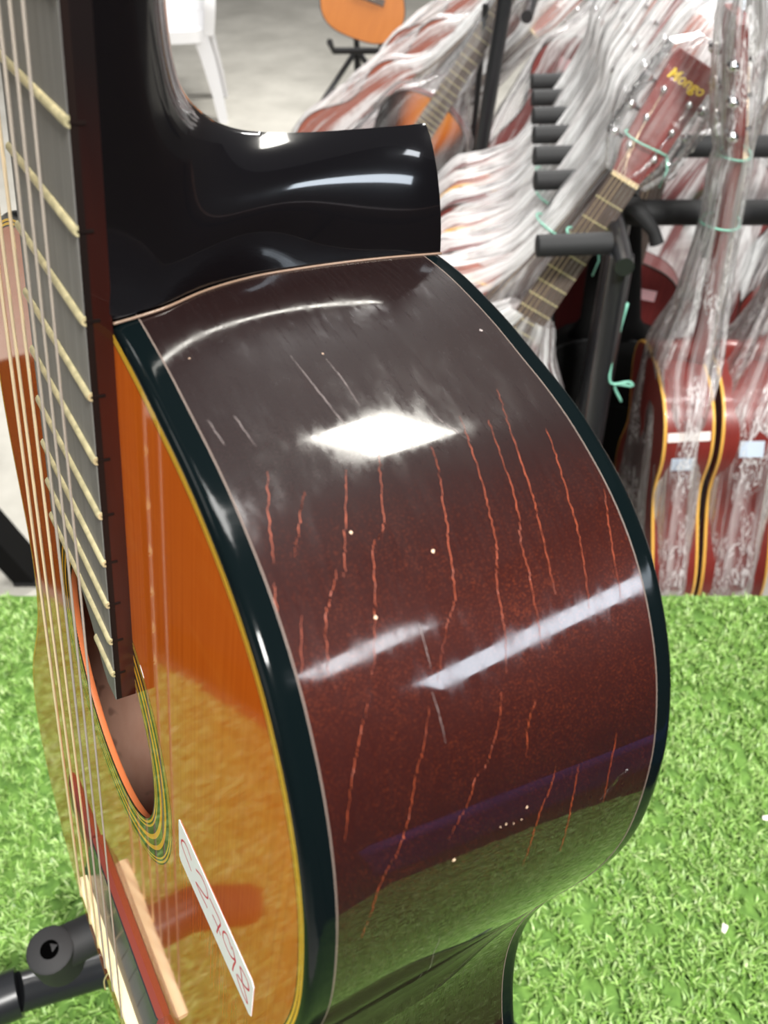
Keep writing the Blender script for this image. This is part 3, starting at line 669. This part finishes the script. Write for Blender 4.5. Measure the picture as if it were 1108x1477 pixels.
def bag(mat, label, sect, m, seed, amp=5.0, nu=64, ny=60, cat='plastic bag', group='plastic bags over the shop guitars', zc=-46):
    r = np.random.default_rng(seed); S_ = np.array(sect, float)
    ys = np.linspace(S_[0, 0], S_[-1, 0], ny); R = []; uv = []
    waves = [(r.integers(3, 19), r.uniform(0, 6.28), r.uniform(-.010, .010), r.uniform(.3, 1)) for _ in range(12)]
    fine = r.normal(0, 1, (ny, nu)); fine = (fine+np.roll(fine, 1, 1)+np.roll(fine, -1, 0)+np.roll(fine, 1, 0))/2
    for i, y in enumerate(ys):
        hx, hz = np.interp(y, S_[:, 0], S_[:, 1]), np.interp(y, S_[:, 0], S_[:, 2]); zz = np.interp(y, S_[:, 0], S_[:, 3]) if S_.shape[1] > 3 else zc
        ring = []
        for k in range(nu):
            a = 2*math.pi*k/nu; w = sum(q*math.sin(n_*a+p+c_*(y+169)) for n_, p, c_, q in waves)/3.2
            d = amp*w+amp*.16*fine[i, k]
            cx, sx_ = math.cos(a), math.sin(a); e_ = .62
            x = math.copysign(abs(cx)**e_, cx); z = math.copysign(abs(sx_)**e_, sx_)
            ring.append(tuple(L((hx*x+d*cx, y, zz+hz*z+d*.6*sx_)))); uv.append((k/nu*2, (y+170)/1000))
        R.append(ring)
    V, F = loft(R)
    o = mk('plastic_bag', V, F, m, None, uv=uv); o.matrix_world = mat
    if label: tag(o, label, cat, group)
    return o
FULL = [(-192, 60, 30, -50), (-180, 130, 60, -50), (-100, 198, 63, -49), (-30, 204, 63, -49), (80, 190, 63, -49), (200, 160, 61, -48), (290, 136, 58, -45), (335, 86, 46, -36), (390, 46, 30, -16), (470, 33, 24, -8), (600, 33, 24, -8), (650, 38, 24, -6), (700, 60, 30, -14), (830, 58, 34, -26), (870, 40, 20, -30)]
SHORT = [s_ for s_ in FULL if s_[0] <= 480]
def tie(mat, y, rx, rz, zc, label, n_=20):
    P = [tuple(L((rx*math.cos(a), y+2*math.sin(2*a), zc+rz*math.sin(a)))) for a in np.linspace(0, 2*math.pi, n_+1)]
    P += [tuple(L((rx+10, y-14, zc+8))), tuple(L((rx+16, y-40, zc+6)))]
    o = mk('string_tie', *tube(P, .0016, 6), M_green_tie); o.matrix_world = mat
    return tag(o, label, 'string', 'green string ties')

# rack of guitars along the right: the neck rail runs away from the camera
RX = lambda y: 0.228+(y-1.22)*0.119
ord_ = ['first', 'second', 'third', 'fourth', 'fifth', 'sixth', 'seventh']
ra = empty('guitar_rack', Matrix.Translation((0.36, 1.65, 0)), 'black multi-guitar rack with a row of foam-covered neck pegs', 'rack')
def rl(p): return tuple(np.asarray(p, float)-np.array([0.36, 1.65, 0]))
def rtube(nm, P, r, m, n_=14, par=None): return mk(nm, *tube([rl(p) for p in P], r, n_), m, par or ra, sharp=40)
rtube('neck_rail', [(RX(1.16)+.125, 1.16, .875), (RX(2.2)+.125, 2.2, .875)], .014, M_blackm)
for y in (1.22, 1.48, 1.60, 1.715, 1.83, 1.95, 2.07):
    rtube('neck_peg', [(RX(y)+.11, y+.01, .88), (RX(y), y, .88), (RX(y)-.002, y, .88)], [.0165, .0165, .013], M_foam, 18)
for y in (1.20, 2.18):
    rtube('upright_post', [(RX(y)+.125, y, .875), (RX(y)+.15, y, .03)], .018, M_blackm)
    rtube('foot_bar', [(RX(y)-.38, y, .03), (RX(y)+.32, y, .03)], .016, M_blackm)
for dx_ in (-.33, .05):
    rtube('cradle_rail', [(RX(1.2)+dx_, 1.2, .2), (RX(2.18)+dx_, 2.18, .2)], .014, M_foam)
for y in (1.2, 2.18):
    rtube('cradle_bracket', [(RX(y)-.34, y, .2), (RX(y)+.14, y, .2)], .012, M_blackm)
# front guitar of the rack with its headstock in view
m0 = frame((.361, 1.30, .946), (.215, 1.30, .656), (-.12, -1, .22))
ge, hd = shop_guitar(m0, 'red guitar leaning in the rack with a dark red headstock and gold logo', M_red, M_red, M_binding_y, hl=828, tl=.22)
# gold lettering on the headstock, as worn away as in the photograph
fc = bpy.data.curves.new('logo', 'FONT'); fc.body = 'Mongo'; fc.size = .021; fc.extrude = .0002; fc.align_x = 'CENTER'; fc.shear = .25; fc.offset = .0004
lg = bpy.data.objects.new('logo', fc); COL.objects.link(lg); bpy.context.view_layer.update()
dg = bpy.context.evaluated_depsgraph_get(); lm = bpy.data.meshes.new_from_object(lg.evaluated_get(dg)); bpy.data.objects.remove(lg)
lm.materials.clear(); lm.materials.append(M_gold_ink)
lgo = link(bpy.data.objects.new('logo_lettering', lm), hd)
lgo.matrix_local = Matrix.Translation(Vector(L((0, 792, 1.5-(792-654)*.22)))) @ Matrix.Rotation(math.atan(-.22), 4, 'X')
bag(m0, 'clear bag over the body of the red guitar with the gold logo', [(a, b, c_, d) for a, b, c_, d in FULL if a <= 335]+[(395, 44, 26, -14)], M_bag_white, 1, 6)
bag(m0, 'thin clear bag over the headstock with the gold logo', [(655, 34, 22, -4), (690, 58, 34, -14), (750, 60, 36, -24), (832, 50, 32, -38), (856, 20, 14, -42)], M_bag_thin, 2, 8)
tie(m0, 706, 37, 16, -15, 'thin green string tied across the headstock with the gold logo')
tie(m0, 545, 30, 22, -6, 'green string tied round the neck below the front rack peg')
bodies = [M_red2, M_red, M_red2, M_maroon, M_red2, M_red]
for k, (y, th_) in enumerate(((1.425, 33), (1.54, 31), (1.657, 30), (1.772, 31), (1.89, 30), (2.01, 29))):
    a = math.radians(th_); q = np.array((RX(y)+.088, y, .88)); u = np.array((math.sin(a), 0, math.cos(a)))
    nut, jt = q+u*.10, q-u*.22
    mm = frame(tuple(nut), tuple(jt), (-.10, -1, .12))
    shop_guitar(mm, f'bagged guitar, {ord_[k+1]} from the front in the rack with foam pegs', bodies[k], bodies[k], M_binding_y if k % 2 == 0 else M_binding_b, frets=False, group='bagged guitars in the peg rack')
    bag(mm, f'wrinkled clear bag over the {ord_[k+1]} guitar from the front in the peg rack', FULL, M_bag_white if k < 3 else M_bag, 10+k, 6)
    if k < 3: tie(mm, 470, 44, 28, -8, f'green string tie on the bagged neck of the {ord_[k+1]} guitar in the peg rack')

# two bagged guitars on the right seen from their sides
rr = empty('rail_rack', Matrix.Translation((0.75, 1.55, 0)), 'black rack of two horizontal rails behind the right-hand bagged guitars', 'rack')
def rtube2(nm, P, r, m, n_=14): return mk(nm, *tube([tuple(np.asarray(p, float)-np.array([.75, 1.55, 0])) for p in P], r, n_), m, rr, sharp=40)
rtube2('rail', [(.385, 1.40, .857), (1.25, 1.40, .857)], .021, M_foam)
rtube2('rail', [(.50, 1.72, .857), (1.25, 1.72, .857)], .021, M_foam)
for x in (.395, 1.2):
    rtube2('upright', [(x, 1.40, .857), (x, 1.40, .02)], .018, M_blackm); rtube2('upright', [(x+.1, 1.72, .857), (x+.1, 1.72, .02)], .018, M_blackm)
rtube2('clamp_lever', [(.370, 1.375, .885), (.405, 1.37, .880), (.440, 1.355, .845), (.448, 1.35, .825)], [.012, .016, .010, .012], M_foam)
rtube2('clamp_lever', [(.53, 1.375, .86), (.545, 1.36, .80)], [.012, .015], M_foam)
for k, (x0, dep, lab, bm) in enumerate(((0.006, 80, 'bagged side-on red guitar with yellow bindings, left of the two by the rail rack', M_red), (.142, 112, 'bagged side-on red guitar right of its twin, cut by the frame edge', M_red))):
    nut, jt = (.500+x0, 1.25, 1.00), (.529+x0, 1.25, .675)
    mm = frame(nut, jt, (1, -.04 if k == 0 else -.10, .16))
    g, _ = shop_guitar(mm, lab, bm, bm, M_binding_y, depth=dep, frets=False)
    yy0 = 262
    def sp(ya, z, off=1.2):
        i = int(np.argmin((O2[:, 1]-ya)**2+1e6*(O2[:, 0] > 0)))            # left side of the outline
        return (O2[i][0]+N2[i][0]*off, O2[i][1]+N2[i][1]*off, z)
    if k == 0: tape(g, 'white_tape', [sp(258, -7), sp(258, -dep+6), sp(250, -dep+6), sp(250, -7)], M_tape)
    u_ = 30*k
    lb = tape(g, 'price_label', [sp(214+u_, -26-u_*.6, 1.6), sp(214+u_, -64-u_*.6, 1.6), sp(190+u_, -62-u_*.6, 1.6), sp(190+u_, -24-u_*.6, 1.6)], M_tagb)
    for j, (za, zb, ya, yb, mt) in enumerate(((-31, -54, 209.5, 206, bpy.data.materials.get('blue_print') or pm('blue_print', (.25, .42, .72), .5)), (-33, -52, 199, 196.5, M_tagr))):
        mk('print_line', Ls([sp(ya+u_, za-u_*.6, 1.8), sp(ya+u_, zb-u_*.6, 1.8), sp(yb+u_, zb-u_*.6, 1.8), sp(yb+u_, za-u_*.6, 1.8)]), [(0, 1, 2, 3)], mt, lb, smooth=False)
    bag(mm, ('clear glossy bag over the left side-on red guitar at the right', 'clear glossy bag over the right side-on guitar at the frame edge')[k],
        [(-192, 60, 30, -43), (-180, 130, dep*.57, -dep/2), (-100, 194, dep*.565, -dep/2), (-30, 196, dep*.565, -dep/2), (80, 168, dep*.555, -dep/2), (200, 146, dep*.55, -dep/2), (290, 130, dep*.53, -dep/2.1), (345, 84, 52, -30), (420, 48, 40, -16), (520, 36, 30, -10), (560, 34, 26, -8), (640, 36, 28, -8), (655, 30, 22, -6), (700, 44, 30, -14), (830, 44, 30, -26), (880, 30, 18, -30)], M_bag_glare, 30+k, 4.5, zc=-43)
    tie(mm, 556, 34, 28, -8, ('green string tie on the bagged neck of the left side-on guitar', 'green string tie on the bagged neck of the right side-on guitar')[k])
    tie(mm, 655, 30, 23, -6, ('green string tie under the headstock of the left side-on guitar', 'green string tie under the headstock of the right side-on guitar')[k])

# dark guitar with a pink tag and a black gig bag between the racks
mm = frame((.57, 1.78, .93), (.53, 1.75, .62), (-.25, -1, .15))
g, _ = shop_guitar(mm, 'dark maroon guitar with a pink tag standing behind the rail rack', M_maroon, M_maroon, frets=False)
tape(g, 'pink_tag', [(30, 270, 1), (78, 270, 1), (78, 246, 1), (30, 246, 1)], M_tagp)
def gig(mat, label):
    o = empty('gig_bag', mat, label, 'gig bag'); O3, N3 = outline(64)
    mk('bag_body', *loft([Ls([(x, y, z) for x, y in O3+N3*d]) for d, z in ((-20, -112), (6, -100), (9, -50), (6, 0), (-20, 12))], True, True), M_black, o)
    mk('neck_sleeve', *loft([Ls([(w*math.cos(a), y, -45+t*math.sin(a)) for a in np.linspace(0, 2*math.pi, 17)[:-1]]) for y, w, t in ((300, 95, 52), (360, 60, 45), (560, 44, 30), (600, 40, 24), (612, 26, 14))], True, True), M_black, o)
    mk('pocket', *loft([Ls([(x, y, z) for x, y in (O3*np.array([.72, .62])+np.array([0, -10]))]) for z in (10, 20)], True, True), M_black, o, smooth=False)
    mk('zip', *profile_ring(O3, N3, [(-10, -8), (-10, -4), (-7, -4), (-7, -8)]), M_foam, o)
gig(frame((.42, 1.53, .86), (.45, 1.52, .55), (-.25, -1, .2)), 'black gig bag leaning behind the front post of the peg rack')

# second rack further back: bagged guitars lying over to the right
for k, (nut, jt, bm) in enumerate((((.43, 2.80, .82), (.20, 2.78, .60), M_red2), ((.36, 2.95, .88), (.13, 2.93, .66), M_red2), ((.52, 3.12, .96), (.29, 3.10, .74), M_red2), ((.65, 3.32, 1.04), (.42, 3.30, .82), M_red2))):
    mm = frame(nut, jt, (-.2, -1, .35))
    shop_guitar(mm, f'brick red guitar in a crinkled bag lying over in the far rack, {ord_[k]} of four', bm, bm, M_binding_b, frets=False, group='bagged guitars in the far rack')
    bag(mm, f'crinkled clear bag on the {ord_[k]} brick red guitar of the far rack', FULL, M_bag, 50+k, 9)
mb = frame((.335, 2.60, .96), (.155, 2.58, .68), (-.15, -1, .3))
shop_guitar(mb, 'sunburst guitar with dark edges leaning behind the heel of the near guitar', M_maroon, M_burst, M_binding_b)
bag(mb, 'thin clear bag over the sunburst guitar', FULL, M_bag_thin, 61, 6)
fr_ = empty('far_rack', Matrix.Translation((.25, 2.9, 0)), 'black frame of the far rack with a slanting post beside the sunburst guitar', 'rack')
def ft(nm, P, r, m=M_blackm): return mk(nm, *tube([tuple(np.asarray(p, float)-np.array([.25, 2.9, 0])) for p in P], r, 12), m, fr_, sharp=40)
ft('slanted_post', [(.305, 2.45, 1.02), (.298, 2.45, .93), (.215, 2.45, .02)], .020)
ft('post_cap', [(.306, 2.45, 1.03), (.303, 2.45, .985)], [.022, .026])
ft('slanted_post', [(.27, 2.60, .93), (.245, 2.60, .02)], .009)
ft('cradle_rail', [(-.35, 2.60, .22), (-.25, 3.4, .26)], .016, M_foam); ft('cradle_rail', [(.10, 2.55, .20), (.12, 3.4, .24)], .016, M_foam)
ft('cross_bar', [(-.4, 2.5, .16), (.30, 2.45, .12)], .014); ft('cross_bar', [(-.3, 3.4, .2), (.3, 3.4, .2)], .014)
ft('neck_rail', [(.36, 2.45, .93), (.60, 3.45, 1.08)], .016); ft('rear_post', [(.60, 3.45, 1.08), (.5, 3.45, .02)], .018)

# third row to the upper right: bagged guitars standing upright
for k, (x, y, zt, ln, bm, wb) in enumerate(((.56, 2.55, 1.32, .10, M_red, 0), (.86, 2.62, 1.30, .06, M_red2, 0), (1.18, 2.6, 1.30, .05, M_red, 1), (.80, 1.98, 1.22, .12, M_maroon, 0), (1.05, 1.9, 1.22, .02, M_red, 1))):
    nut, jt = (x+ln, y+.06, zt-.16), (x, y, zt-.48)
    mm = frame(nut, jt, (-.25, -1, .2))
    g, _ = shop_guitar(mm, f'bagged guitar standing upright in the back row, {ord_[k]} of five', bm, bm, frets=False, group='bagged guitars in the back row')
    if k == 0: tape(g, 'pink_tag', [(-70, 262, 1), (-20, 262, 1), (-20, 232, 1), (-70, 232, 1)], M_tagp)
    bag(mm, f'loose milky bag over the {ord_[k]} guitar of the back row', FULL, M_bag_white if wb else M_bag, 70+k, 9)

# cedar guitar on a stand far behind
mc = frame((.12, 4.36, 1.25), (.02, 4.30, .945), (.05, -1, .2))
shop_guitar(mc, 'orange cedar guitar on a black stand far back on the concrete', M_orange, M_orange, M_rosewood and M_binding_b, group=None)
cs = empty('tripod_stand', Matrix.Translation((-.13, 4.5, 0)), 'black tripod stand holding the orange cedar guitar', 'stand')
def ct(nm, P, r, m=M_blackm): return mk(nm, *tube([tuple(np.asarray(p, float)-np.array([-.13, 4.5, 0])) for p in P], r, 10), m, cs, sharp=40)
ct('post', [(-.13, 4.58, .36), (-.17, 4.66, .8)], .014); ct('cradle', [(-.25, 4.40, .43), (-.24, 4.5, .37), (-.02, 4.5, .37), (-.01, 4.40, .43)], .015, M_foam)
ct('post', [(-.13, 4.58, .36), (-.13, 4.56, .22)], .016)
for q in ((-.42, 4.35), (.15, 4.4), (-.1, 4.95)): ct('leg', [(-.13, 4.57, .36), (q[0], q[1], .015)], .013)

# white plastic chair
ch = empty('plastic_chair', Matrix.Translation((-1.11, 4.83, 0)) @ Matrix.Rotation(math.radians(8), 4, 'Z'), 'white moulded plastic chair standing far back on the concrete', 'chair')
def leg_(sx_, sy_):
    R = []
    for t, w in ((0, .062), (.3, .054), (.7, .044), (1, .036)):
        z = .42*(1-t); x = sx_*(.20+.065*t+.012*math.sin(t*3)); y = sy_*(.18+.06*t)
        R.append([(x-w*sx_*.9, y-w*.2*sy_, z), (x+w*.4*sx_, y+w*.3*sy_, z), (x+w*.3*sx_, y-w*1.2*sy_, z), (x+w*.1*sx_, y-w*1.2*sy_, z), (x+w*.05*sx_, y-w*.2*sy_, z), (x-w*.9*sx_, y-w*.5*sy_, z)])
    return loft(R, True, True)
for a_ in (-1, 1):
    for b_ in (-1, 1): mk('leg', *leg_(a_, b_), M_plastic_white, ch, sharp=40)
sq = lambda w, d, z, n_=24: [(math.copysign(abs(math.cos(a))**.4, math.cos(a))*w, math.copysign(abs(math.sin(a))**.4, math.sin(a))*d, z) for a in np.linspace(0, 2*math.pi, n_+1)[:-1]]
mk('seat', *loft([sq(.235, .225, .37), sq(.24, .23, .425), sq(.225, .215, .435), sq(.15, .14, .425)], True, True), M_plastic_white, ch, sharp=50)
for s in (-1, 1):
    mk('armrest', *loft([[(x+dx_, y, z+dz) for dx_, dz in ((-.025, 0), (.025, 0), (.025, .018), (-.025, .018))] for x, y, z in smoothpath([(s*.235, -.21, .40), (s*.26, -.23, .55), (s*.265, -.16, .64), (s*.26, .05, .66), (s*.24, .22, .68)], 5)], True, True), M_plastic_white, ch, sharp=50)
bs = []
for t in np.linspace(0, 1, 8):
    w = .22*(1-.12*t); bs.append([(w*q, .20+.10*t+.03*(q*q)+d, .42+.42*t-.03*q*q*t) for d in (0, .012) for q in ((-1, -.6, -.2, .2, .6, 1) if d == 0 else (1, .6, .2, -.2, -.6, -1))])
mk('backrest', *loft(bs, True, True), M_plastic_white, ch, sharp=50)

# black bench whose leg shows past the left edge of the near guitar; hidden length added to darken reflections
bn = empty('black_bench', Matrix.Translation((-1.07, 0.80, 0)), 'black bench with slanted square legs at the left edge, lengthened out of view to darken reflections', 'bench')
def bar(p, q, w, d):
    p, q = np.array(p, float), np.array(q, float); return [[tuple(c_+np.array((i*w/2, j*d/2, 0))) for i, j in ((-1, -1), (1, -1), (1, 1), (-1, 1))] for c_ in (p, q)]
for (xa, ya), (xb, yb) in (((.252, .60), (.14, .56)), ((-.252, .60), (-.14, .56)), ((.252, -.60), (.14, -.56)), ((-.252, -.60), (-.14, -.56))):
    mk('leg', *loft(bar((xa, ya, 0), (xb, yb, .42), .05, .075), True, True), M_black, bn, smooth=False)
    v, f = box((xa, ya, .006), (.056, .08, .012)); mk('rubber_foot', v, f, M_foam, bn, smooth=False)
v, f = box((0, 0, .45), (.50, 1.26, .07)); mk('seat', v, f, M_black, bn, smooth=False)

# unseen cabinet added right of the turf table to darken the guitar's mirrored side
cb = empty('added_cabinet', Matrix.Translation((0.93, -0.62, 0)), 'unseen dark brown cabinet added beside the turf table to darken reflections in the guitar side', 'cabinet')
v, f = box((0, 0, .66), (.44, 2.5, 1.24)); mk('carcass', v, f, M_cab, cb, smooth=False)
v, f = box((-.005, 0, 1.30), (.48, 2.54, .04)); mk('cabinet_top', v, f, M_cab, cb, smooth=False)
for k in range(4):
    v, f = box((-.228, -.93+k*.62, .66), (.018, .60, 1.18)); d_ = mk('door', v, f, M_cab, cb, smooth=False)
    mk('handle', *tube([(-.24, -.93+k*.62+.22, .60), (-.262, -.93+k*.62+.22, .62), (-.262, -.93+k*.62+.22, .74), (-.24, -.93+k*.62+.22, .76)], .006, 8), M_chrome, d_)

v, f = box((3.7, 0, 1.9), (.1, 9, 3.8)); wr = mk('added_dark_wall', v, f, M_wall, smooth=False); wr['kind'] = 'structure'  # unseen wall added to keep the right-hand reflections dark

bc = []
for t in np.linspace(0, 1, 9):
    y0 = -.50+.62*t; bc.append([(.672-.012*math.sin(9*t+z_*7)-.004, y0, z_) for z_ in np.linspace(.70, .90, 6)]+[(.692, y0, .905), (.692, y0, .70)])
tag(mk('added_blue_cloth', *loft(bc, True, True), pm('blue_cotton', (.03, .04, .22), .9)), 'unseen blue cloth added on the cabinet so that a blue streak is mirrored', 'cloth')  # added out of view only for the blue streak it mirrors

kn = mk('string_tie', *tube(smoothpath([(.372, 1.195, .80), (.366, 1.19, .74), (.363, 1.185, .69), (.368, 1.18, .665), (.395, 1.18, .668), (.402, 1.18, .66), (.375, 1.182, .66), (.39, 1.18, .63)], 5), .0022, 6), M_green_tie)
tag(kn, 'green string knotted on the front post of the peg rack', 'string', 'green string ties')
